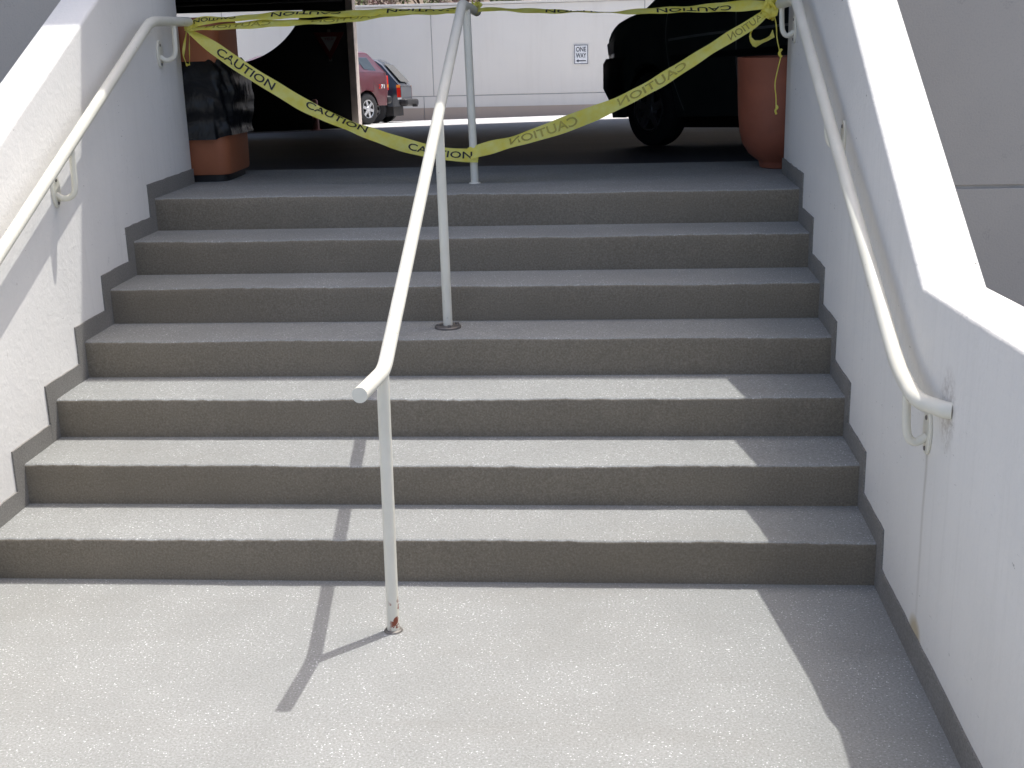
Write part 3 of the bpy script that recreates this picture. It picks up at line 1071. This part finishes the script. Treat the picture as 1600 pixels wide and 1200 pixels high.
m.build('bag', M['bag'], bn, smooth=True, keep=70)


# ------------------------------------------------------------------ vehicles
def interp(tab, x):
    if x <= tab[0][0]:
        return tab[0][1]
    for (a_, va), (b_, vb) in zip(tab, tab[1:]):
        if x <= b_:
            t = (x - a_) / (b_ - a_)
            return va + (vb - va) * t
    return tab[-1][1]


class Car:
    """local frame: +x front, +y left, z up from the ground; tables give the section along x"""

    def __init__(self, root, x0, x1, belt, roof, width, axles, rw_, sill=.32, inset=.30, mid=.62):
        self.r, self.x0, self.x1 = root, x0, x1
        self.belt, self.roof, self.width, self.axles, self.rw, self.sill, self.inset, self.mid = belt, roof, width, axles, rw_, sill, inset, mid

    def sec(self, x):
        w = interp(self.width, x)
        zb = interp(self.belt, x)
        zr = max(interp(self.roof, x), zb + .01)
        lo = self.sill if not isinstance(self.sill, list) else interp(self.sill, x)
        for ax in self.axles:
            d = abs(x - ax)
            ra = self.rw + .075
            if d < ra:
                lo = max(lo, self.rw + math.sqrt(ra * ra - d * d) * .98)
        lo = min(lo, zb - .06)
        zm = max(lo + .02, self.mid)
        zm = min(zm, zb - .03)
        wt = w - self.inset * (zr - zb)
        sh = zb - (zb - zm) * .22
        return [(w - .045, lo), (w, zm), (w - .004, sh), (w - .03, zb), (max(wt, .05), zr - .035), (max(wt - .07, .02), zr), (0.0, zr + .025)]

    def body(self, mat):
        m_ = MB()
        n = int((self.x1 - self.x0) / .04)
        for j in range(n + 1):
            x_ = self.x0 + (self.x1 - self.x0) * j / n
            h = self.sec(x_)
            for y_, z_ in h:
                m_.v.append((x_, y_, z_))
            for y_, z_ in reversed(h[:-1]):
                m_.v.append((x_, -y_, z_))
        k_ = 13
        for j in range(n):
            for i in range(k_ - 1):
                q = j * k_ + i
                m_.f.append((q, q + 1, q + k_ + 1, q + k_))
        m_.f.append(tuple(range(k_)))
        m_.f.append(tuple(n * k_ + i for i in range(k_)))
        b_ = m_.build('body', mat, self.r, smooth=True, keep=38)
        MB().box(self.x0 + .25, self.x1 - .25, -.70, .70, .17, .8).build('underbody', M['black'], self.r)
        return b_

    def pt(self, x, f, off=.004, side=1):
        """f 0..1 runs from belt to roof edge, negative from belt down to the sill"""
        h = self.sec(x)
        if f >= 0:
            a_, b_ = h[3], h[4]
            y_, z_ = a_[0] + (b_[0] - a_[0]) * f, a_[1] + (b_[1] - a_[1]) * f
        else:
            zt = h[3][1] + f * (h[3][1] - h[0][1])
            for a_, b_ in zip(h[:3], h[1:4]):
                if a_[1] <= zt <= b_[1] + 1e-6:
                    t = (zt - a_[1]) / max(1e-6, b_[1] - a_[1])
                    y_, z_ = a_[0] + (b_[0] - a_[0]) * t, zt
        return (x, side * (y_ + off), z_)

    def ptz(self, x, z, off=.004, side=1):
        h = self.sec(x)
        y_ = h[0][0]
        for a_, b_ in zip(h[:4], h[1:5]):
            if a_[1] <= z <= b_[1] + 1e-6:
                t = (z - a_[1]) / max(1e-6, b_[1] - a_[1])
                y_ = a_[0] + (b_[0] - a_[0]) * t
        return (x, side * (y_ + off), z)

    def window(self, xb0, xb1, xt0, xt1, f0, f1, mat, side=1, name='window', parent=None):
        m_ = MB()
        n = 8
        for j in range(n + 1):
            t = j / n
            m_.v.append(self.pt(xb0 + (xb1 - xb0) * t, f0, .006, side))
            m_.v.append(self.pt(xt0 + (xt1 - xt0) * t, f1, .006, side))
        m_.f = [(2 * j, 2 * j + 2, 2 * j + 3, 2 * j + 1) for j in range(n)]
        return m_.build(name, mat, parent or self.r, smooth=True)

    def strip(self, pts, w, mat, name, side=1, off=.003, parent=None, raise_=.0):
        """thin strip along (x,z) points on the side"""
        m_ = MB()
        P = [Vector(self.ptz(x_, z_, off, side)) for x_, z_ in smooth_path(pts, 6)]
        for i, p in enumerate(P):
            t = (P[min(i + 1, len(P) - 1)] - P[max(i - 1, 0)])
            nn = Vector((-t.z, 0, t.x)).normalized() * w / 2
            m_.v += [tuple(p - nn), tuple(p + nn)]
        m_.f = [(2 * i, 2 * i + 2, 2 * i + 3, 2 * i + 1) for i in range(len(P) - 1)]
        return m_.build(name, mat, parent or self.r, smooth=True)

    def wheel(self, x, side, y_out, r, rim_r, spokes, rimmat, steer=0.0, wt=.24):
        ro = bpy.data.objects.new('wheel', None)
        prof = [(rim_r, -.01), (r - .05, .0), (r - .015, -.022), (r, -.05), (r, -wt + .05), (r - .02, -wt + .01), (rim_r, -wt)]
        w_ = MB().lathe(prof, 40, axis='y').build('wheel', M['tyre'], self.r, smooth=True, keep=50)
        w_.location = (x, side * y_out, r)
        if side < 0:
            w_.rotation_euler = (0, 0, math.pi)
        w_.rotation_euler.z += steer
        rim = MB().lathe([(rim_r, -.012), (rim_r - .02, -.02), (rim_r - .03, -.06), (rim_r * .3, -.09), (0, -.09)], 32, axis='y').build('rim', M['black'], w_, smooth=True)
        sp = MB()
        sp.lathe([(rim_r, -.006), (rim_r + .002, -.014), (rim_r - .028, -.02), (rim_r - .03, -.05)], 32, axis='y')
        sp.lathe([(0, -.008), (rim_r * .24, -.012), (rim_r * .3, -.03), (rim_r * .3, -.07)], 20, axis='y')
        for s in range(spokes):
            g = 2 * math.pi * (s + .25) / spokes
            d_, e_ = Vector((math.cos(g), 0, math.sin(g))), Vector((-math.sin(g), 0, math.cos(g)))
            a_, b_ = rim_r * .2, rim_r - .015
            hw = rim_r * .17
            Y, Y2 = Vector((0, -.016, 0)), Vector((0, -.05, 0))
            sp.quad(d_ * a_ - e_ * hw + Y, d_ * a_ + e_ * hw + Y, d_ * b_ + e_ * hw * .8 + Y, d_ * b_ - e_ * hw * .8 + Y)
            sp.quad(d_ * a_ - e_ * hw + Y, d_ * b_ - e_ * hw * .8 + Y, d_ * b_ - e_ * hw * .8 + Y2, d_ * a_ - e_ * hw + Y2)
            sp.quad(d_ * a_ + e_ * hw + Y, d_ * b_ + e_ * hw * .8 + Y, d_ * b_ + e_ * hw * .8 + Y2, d_ * a_ + e_ * hw + Y2)
        sp.build('spokes', rimmat, w_)
        bpy.data.objects.remove(ro)
        return w_


def place(root, contact, heading, ax_local):
    """put local point ax_local (x,y) of the car on world contact, car on the ramp"""
    hx, hy = Vector(heading).normalized()
    rz = math.atan2(hy, hx)
    e = 1.0
    dz = (ramp_z(contact[0] + hx * e, contact[1] + hy * e) - ramp_z(contact[0] - hx * e, contact[1] - hy * e)) / (2 * e)
    ddz = (ramp_z(contact[0] - hy * e, contact[1] + hx * e) - ramp_z(contact[0] + hy * e, contact[1] - hx * e)) / (2 * e)
    lx, ly = ax_local
    root.rotation_euler = (math.atan(ddz), -math.atan(dz), rz)
    q = root.rotation_euler.to_matrix() @ Vector((lx, ly, 0))
    root.location = (contact[0] - q.x, contact[1] - q.y, ramp_z(contact[0], contact[1]) - q.z)


# ---- dark van inside the garage: front axle at x=0
van = empty('parked_van', (0, 0, 0), 'very dark van parked in the garage shade behind the planter', 'van')
cv = Car(van, -4.0, .95,
         belt=[(-4.0, 1.1), (-3.6, 1.32), (-.6, 1.31), (-.2, 1.28), (.12, 1.25), (.35, 1.22), (.55, 1.18), (.7, 1.12), (.8, 1.05), (.87, .93), (.95, .74)],
         roof=[(-4.0, 1.15), (-3.85, 1.6), (-3.5, 1.93), (-2.4, 2.0), (-1.3, 1.97), (-1.0, 1.9), (.1, 1.27), (.95, .72)],
         width=[(-4.0, .80), (-3.8, .92), (-3.2, .97), (-.3, .97), (.3, .97), (.6, .955), (.8, .90), (.88, .85), (.95, .76)],
         axles=(0.0, -2.95), rw_=.345, sill=.27, inset=.34, mid=.72)
cv.body(M['vanpaint'])
bmp = MB()
for zz in (.42, .56, .80, .85):
    for x_, y_ in ((.40, .98), (.65, .975), (.84, .94), (.96, .86), (1.03, .65), (1.06, .3), (1.06, -.3), (1.03, -.65), (.96, -.86), (.84, -.94), (.65, -.975), (.40, -.98)):
        bmp.v.append((x_ - {.42: .07, .56: .0, .80: .0, .85: .035}[zz], y_ * {.42: .96, .56: 1, .80: 1, .85: .985}[zz], zz))
bmp.f = [(q + i, q + i + 1, q + i + 13, q + i + 12) for q in (0, 12, 24) for i in range(11)] + [tuple(range(36, 48)), tuple(range(12))]
bmp.build('bumper', M['black'], van, smooth=True, keep=60)
for s in (1, -1):
    cv.strip([(.60, .95), (.72, .95), (.84, .93)], .11, M['greyglass'], 'headlight', s, .012)
    cv.window(-1.28, -.30, -1.22, -.82, .04, .86, M['glasst'], s)
    cv.window(-2.45, -1.38, -2.42, -1.33, .04, .86, M['glass'], s)
    cv.window(-3.6, -2.55, -3.45, -2.52, .04, .86, M['glass'], s)
    cv.strip([(-.36, 1.27), (-.33, 1.05), (-.34, .92), (-.40, .70), (-.50, .48), (-.58, .33)], .012, M['seam'], 'door_seam', s)
    cv.strip([(-1.38, 1.31), (-1.4, .8), (-1.42, .36)], .012, M['seam'], 'door_seam', s)
    cv.strip([(-2.5, 1.31), (-2.48, .8), (-2.42, .36)], .012, M['seam'], 'door_seam', s)
    cv.strip([(-.42, .80), (-1.0, .80), (-2.3, .80)], .05, M['black'], 'side_moulding', s, .012)
    cv.strip([(-.38, .965), (-1.0, .98), (-2.3, .985)], .022, M['seam'], 'body_crease', s, .010)
    cv.strip([(-1.28, 1.15), (-1.16, 1.15)], .035, M['chrome'], 'door_handle', s, .02)
    mr = MB().box(-.62, -.42, s * 1.0 - .09, s * 1.0 + .09, 1.30, 1.48).build('mirror', M['black'], van, bevel=.03)
    for ax in (0.0, -2.95):
        cv.wheel(ax, s, .955, .345, .215, 5, M['alloy'], steer=(.10 if ax == 0 else 0))
m = MB()
P = [(-.98, -.60, 1.87), (-.98, .60, 1.87), (.06, .80, 1.335), (.06, -.80, 1.335)]
m.quad(*[(a_[0] + .01, a_[1], a_[2] + .06) for a_ in P])
m.build('windscreen', M['glass'], van)
place(van, (2.442, 8.50), (-.52, .854), (0.0, .95))

# ---- maroon pickup with canopy: rear axle at x=0
tr = empty('pickup_truck', (0, 0, 0), 'maroon pickup truck with canopy, parked on the sunlit driveway', 'truck')
ct = Car(tr, -.92, 4.55,
         belt=[(-.92, 1.22), (-.88, 1.27), (1.15, 1.28), (2.6, 1.24), (2.9, 1.2), (4.3, 1.1), (4.45, .95), (4.55, .7)],
         roof=[(-.92, 1.24), (-.87, 1.30), (-.80, 1.31), (-.25, 1.77), (-.1, 1.79), (1.1, 1.76), (1.3, 1.74), (2.0, 1.73), (2.4, 1.62), (3.0, 1.26), (4.3, 1.13), (4.55, .72)],
         width=[(-.92, .90), (-.82, .965), (0, .99), (3.8, .98), (4.3, .93), (4.55, .78)],
         axles=(0.0, 3.35), rw_=.385, sill=.46, inset=.32, mid=.80)
ct.body(M['maroon'])
for s in (1, -1):
    # canopy side panel over the bed in a paler tone, its window let in
    ct.window(-.78, 1.12, -.26, 1.12, .015, .93, M['mauve'], s, 'canopy_side')
    w_ = MB()
    for (x_, f) in ((-.42, .14), (.95, .14), (.95, .78), (-.16, .78)):
        w_.v.append(ct.pt(x_, f, .012, s))
    w_.f = [(0, 1, 2, 3)]
    w_.build('canopy_window', M['glassb'], tr)
    w_ = MB()
    for (x_, f) in ((-.40, .17), (.08, .17), (.28, .75), (-.15, .75)):
        w_.v.append(ct.pt(x_, f, .016, s))
    w_.f = [(0, 1, 2, 3)]
    w_.build('canopy_window', M['glass'], tr)
    ct.window(1.3, 2.55, 1.35, 2.25, .06, .88, M['glass'], s)
    ct.strip([(-.86, 1.20), (-.87, 1.02), (-.87, .84)], .09, M['red'], 'tail_light', s, .008)
    ct.strip([(-.87, .98), (-.87, .90)], .085, M['amber'], 'tail_light', s, .012)
    ct.strip([(1.18, 1.26), (1.18, .5)], .014, M['black'], 'door_seam', s)
    ct.strip([(2.45, 1.24), (2.45, .5)], .014, M['black'], 'door_seam', s)
    for ax in (0.0, 3.35):
        ct.wheel(ax, s, .975, .385, .235, 6, M['alloy'], wt=.26)
    for (tx, bx_, mt) in (('Z', -.50, 'red'), ('71', -.62, 'white')):
        v, f, (tw, th) = text_shape(tx, 1.0, .03)
        q = MB()
        q.v = [ct.ptz(bx_ - s * a_ * (.12 if tx == 'Z' else .15) / tw, .93 + b_ * .10 / th, .009, s) for a_, b_ in v]
        q.f = f
        q.build('lettering', M[mt], tr)
bb = MB().box(-1.07, -.86, -.93, .93, .50, .70).build('bumper', M['black'], tr, bevel=.06, seg=3)
MB().box(-1.13, -1.06, -.1, .1, .44, .54).build('tow_hitch', M['black'], tr, bevel=.01)
place(tr, (-3.907, 27.6), (-.45, -.89), (0.0, .95))

# ---- navy sport utility behind the truck: rear axle at x=0
sv = empty('parked_suv', (0, 0, 0), 'navy hatchback utility vehicle with red tail lamp behind the maroon truck', 'car')
cs = Car(sv, -.78, 3.9,
         belt=[(-.78, .95), (-.70, 1.0), (2.2, 1.03), (2.5, 1.02), (3.6, .92), (3.8, .8), (3.9, .6)],
         roof=[(-.78, .97), (-.70, 1.05), (-.28, 1.55), (-.12, 1.66), (1.2, 1.70), (1.7, 1.62), (2.5, 1.06), (3.7, .93), (3.9, .62)],
         width=[(-.78, .78), (-.6, .86), (0, .90), (3.2, .89), (3.7, .82), (3.9, .65)],
         axles=(0.0, 2.65), rw_=.35, sill=.42, inset=.28, mid=.70)
cs.body(M['navy'])
for s in (1, -1):
    cs.window(-.42, .55, -.05, .55, .06, .86, M['glass'], s)
    cs.window(.65, 2.1, .65, 1.6, .06, .86, M['glass'], s)
    cs.strip([(-.70, .92), (-.70, .66)], .15, M['red'], 'tail_light', s, .012)
    cs.strip([(-.70, .985), (-.70, .91)], .14, M['amber'], 'tail_light', s, .016)
    cs.strip([(-.72, .65), (-.72, .60)], .15, M['white'], 'tail_light', s, .016)
    for ax in (0.0, 2.65):
        cs.wheel(ax, s, .885, .35, .21, 6, M['alloy'])
m = MB()
m.quad((-.755, -.62, 1.07), (-.755, .62, 1.07), (-.335, .56, 1.55), (-.335, -.56, 1.55))
m.build('rear_window', M['greyglass'], sv)
MB().box(-.96, -.72, -.84, .84, .42, .62).build('bumper', M['black'], sv, bevel=.07, seg=3)
MB().box(-1.06, -.94, -.08, .08, .40, .48).build('tow_hitch', M['black'], sv, bevel=.01)
MB().tube([(-.77, -.1, 1.02), (-.62, .35, 1.19)], .012, 6).build('wiper', M['black'], sv)
place(sv, (-4.2, 29.75), (-1, .03), (0.0, .88))
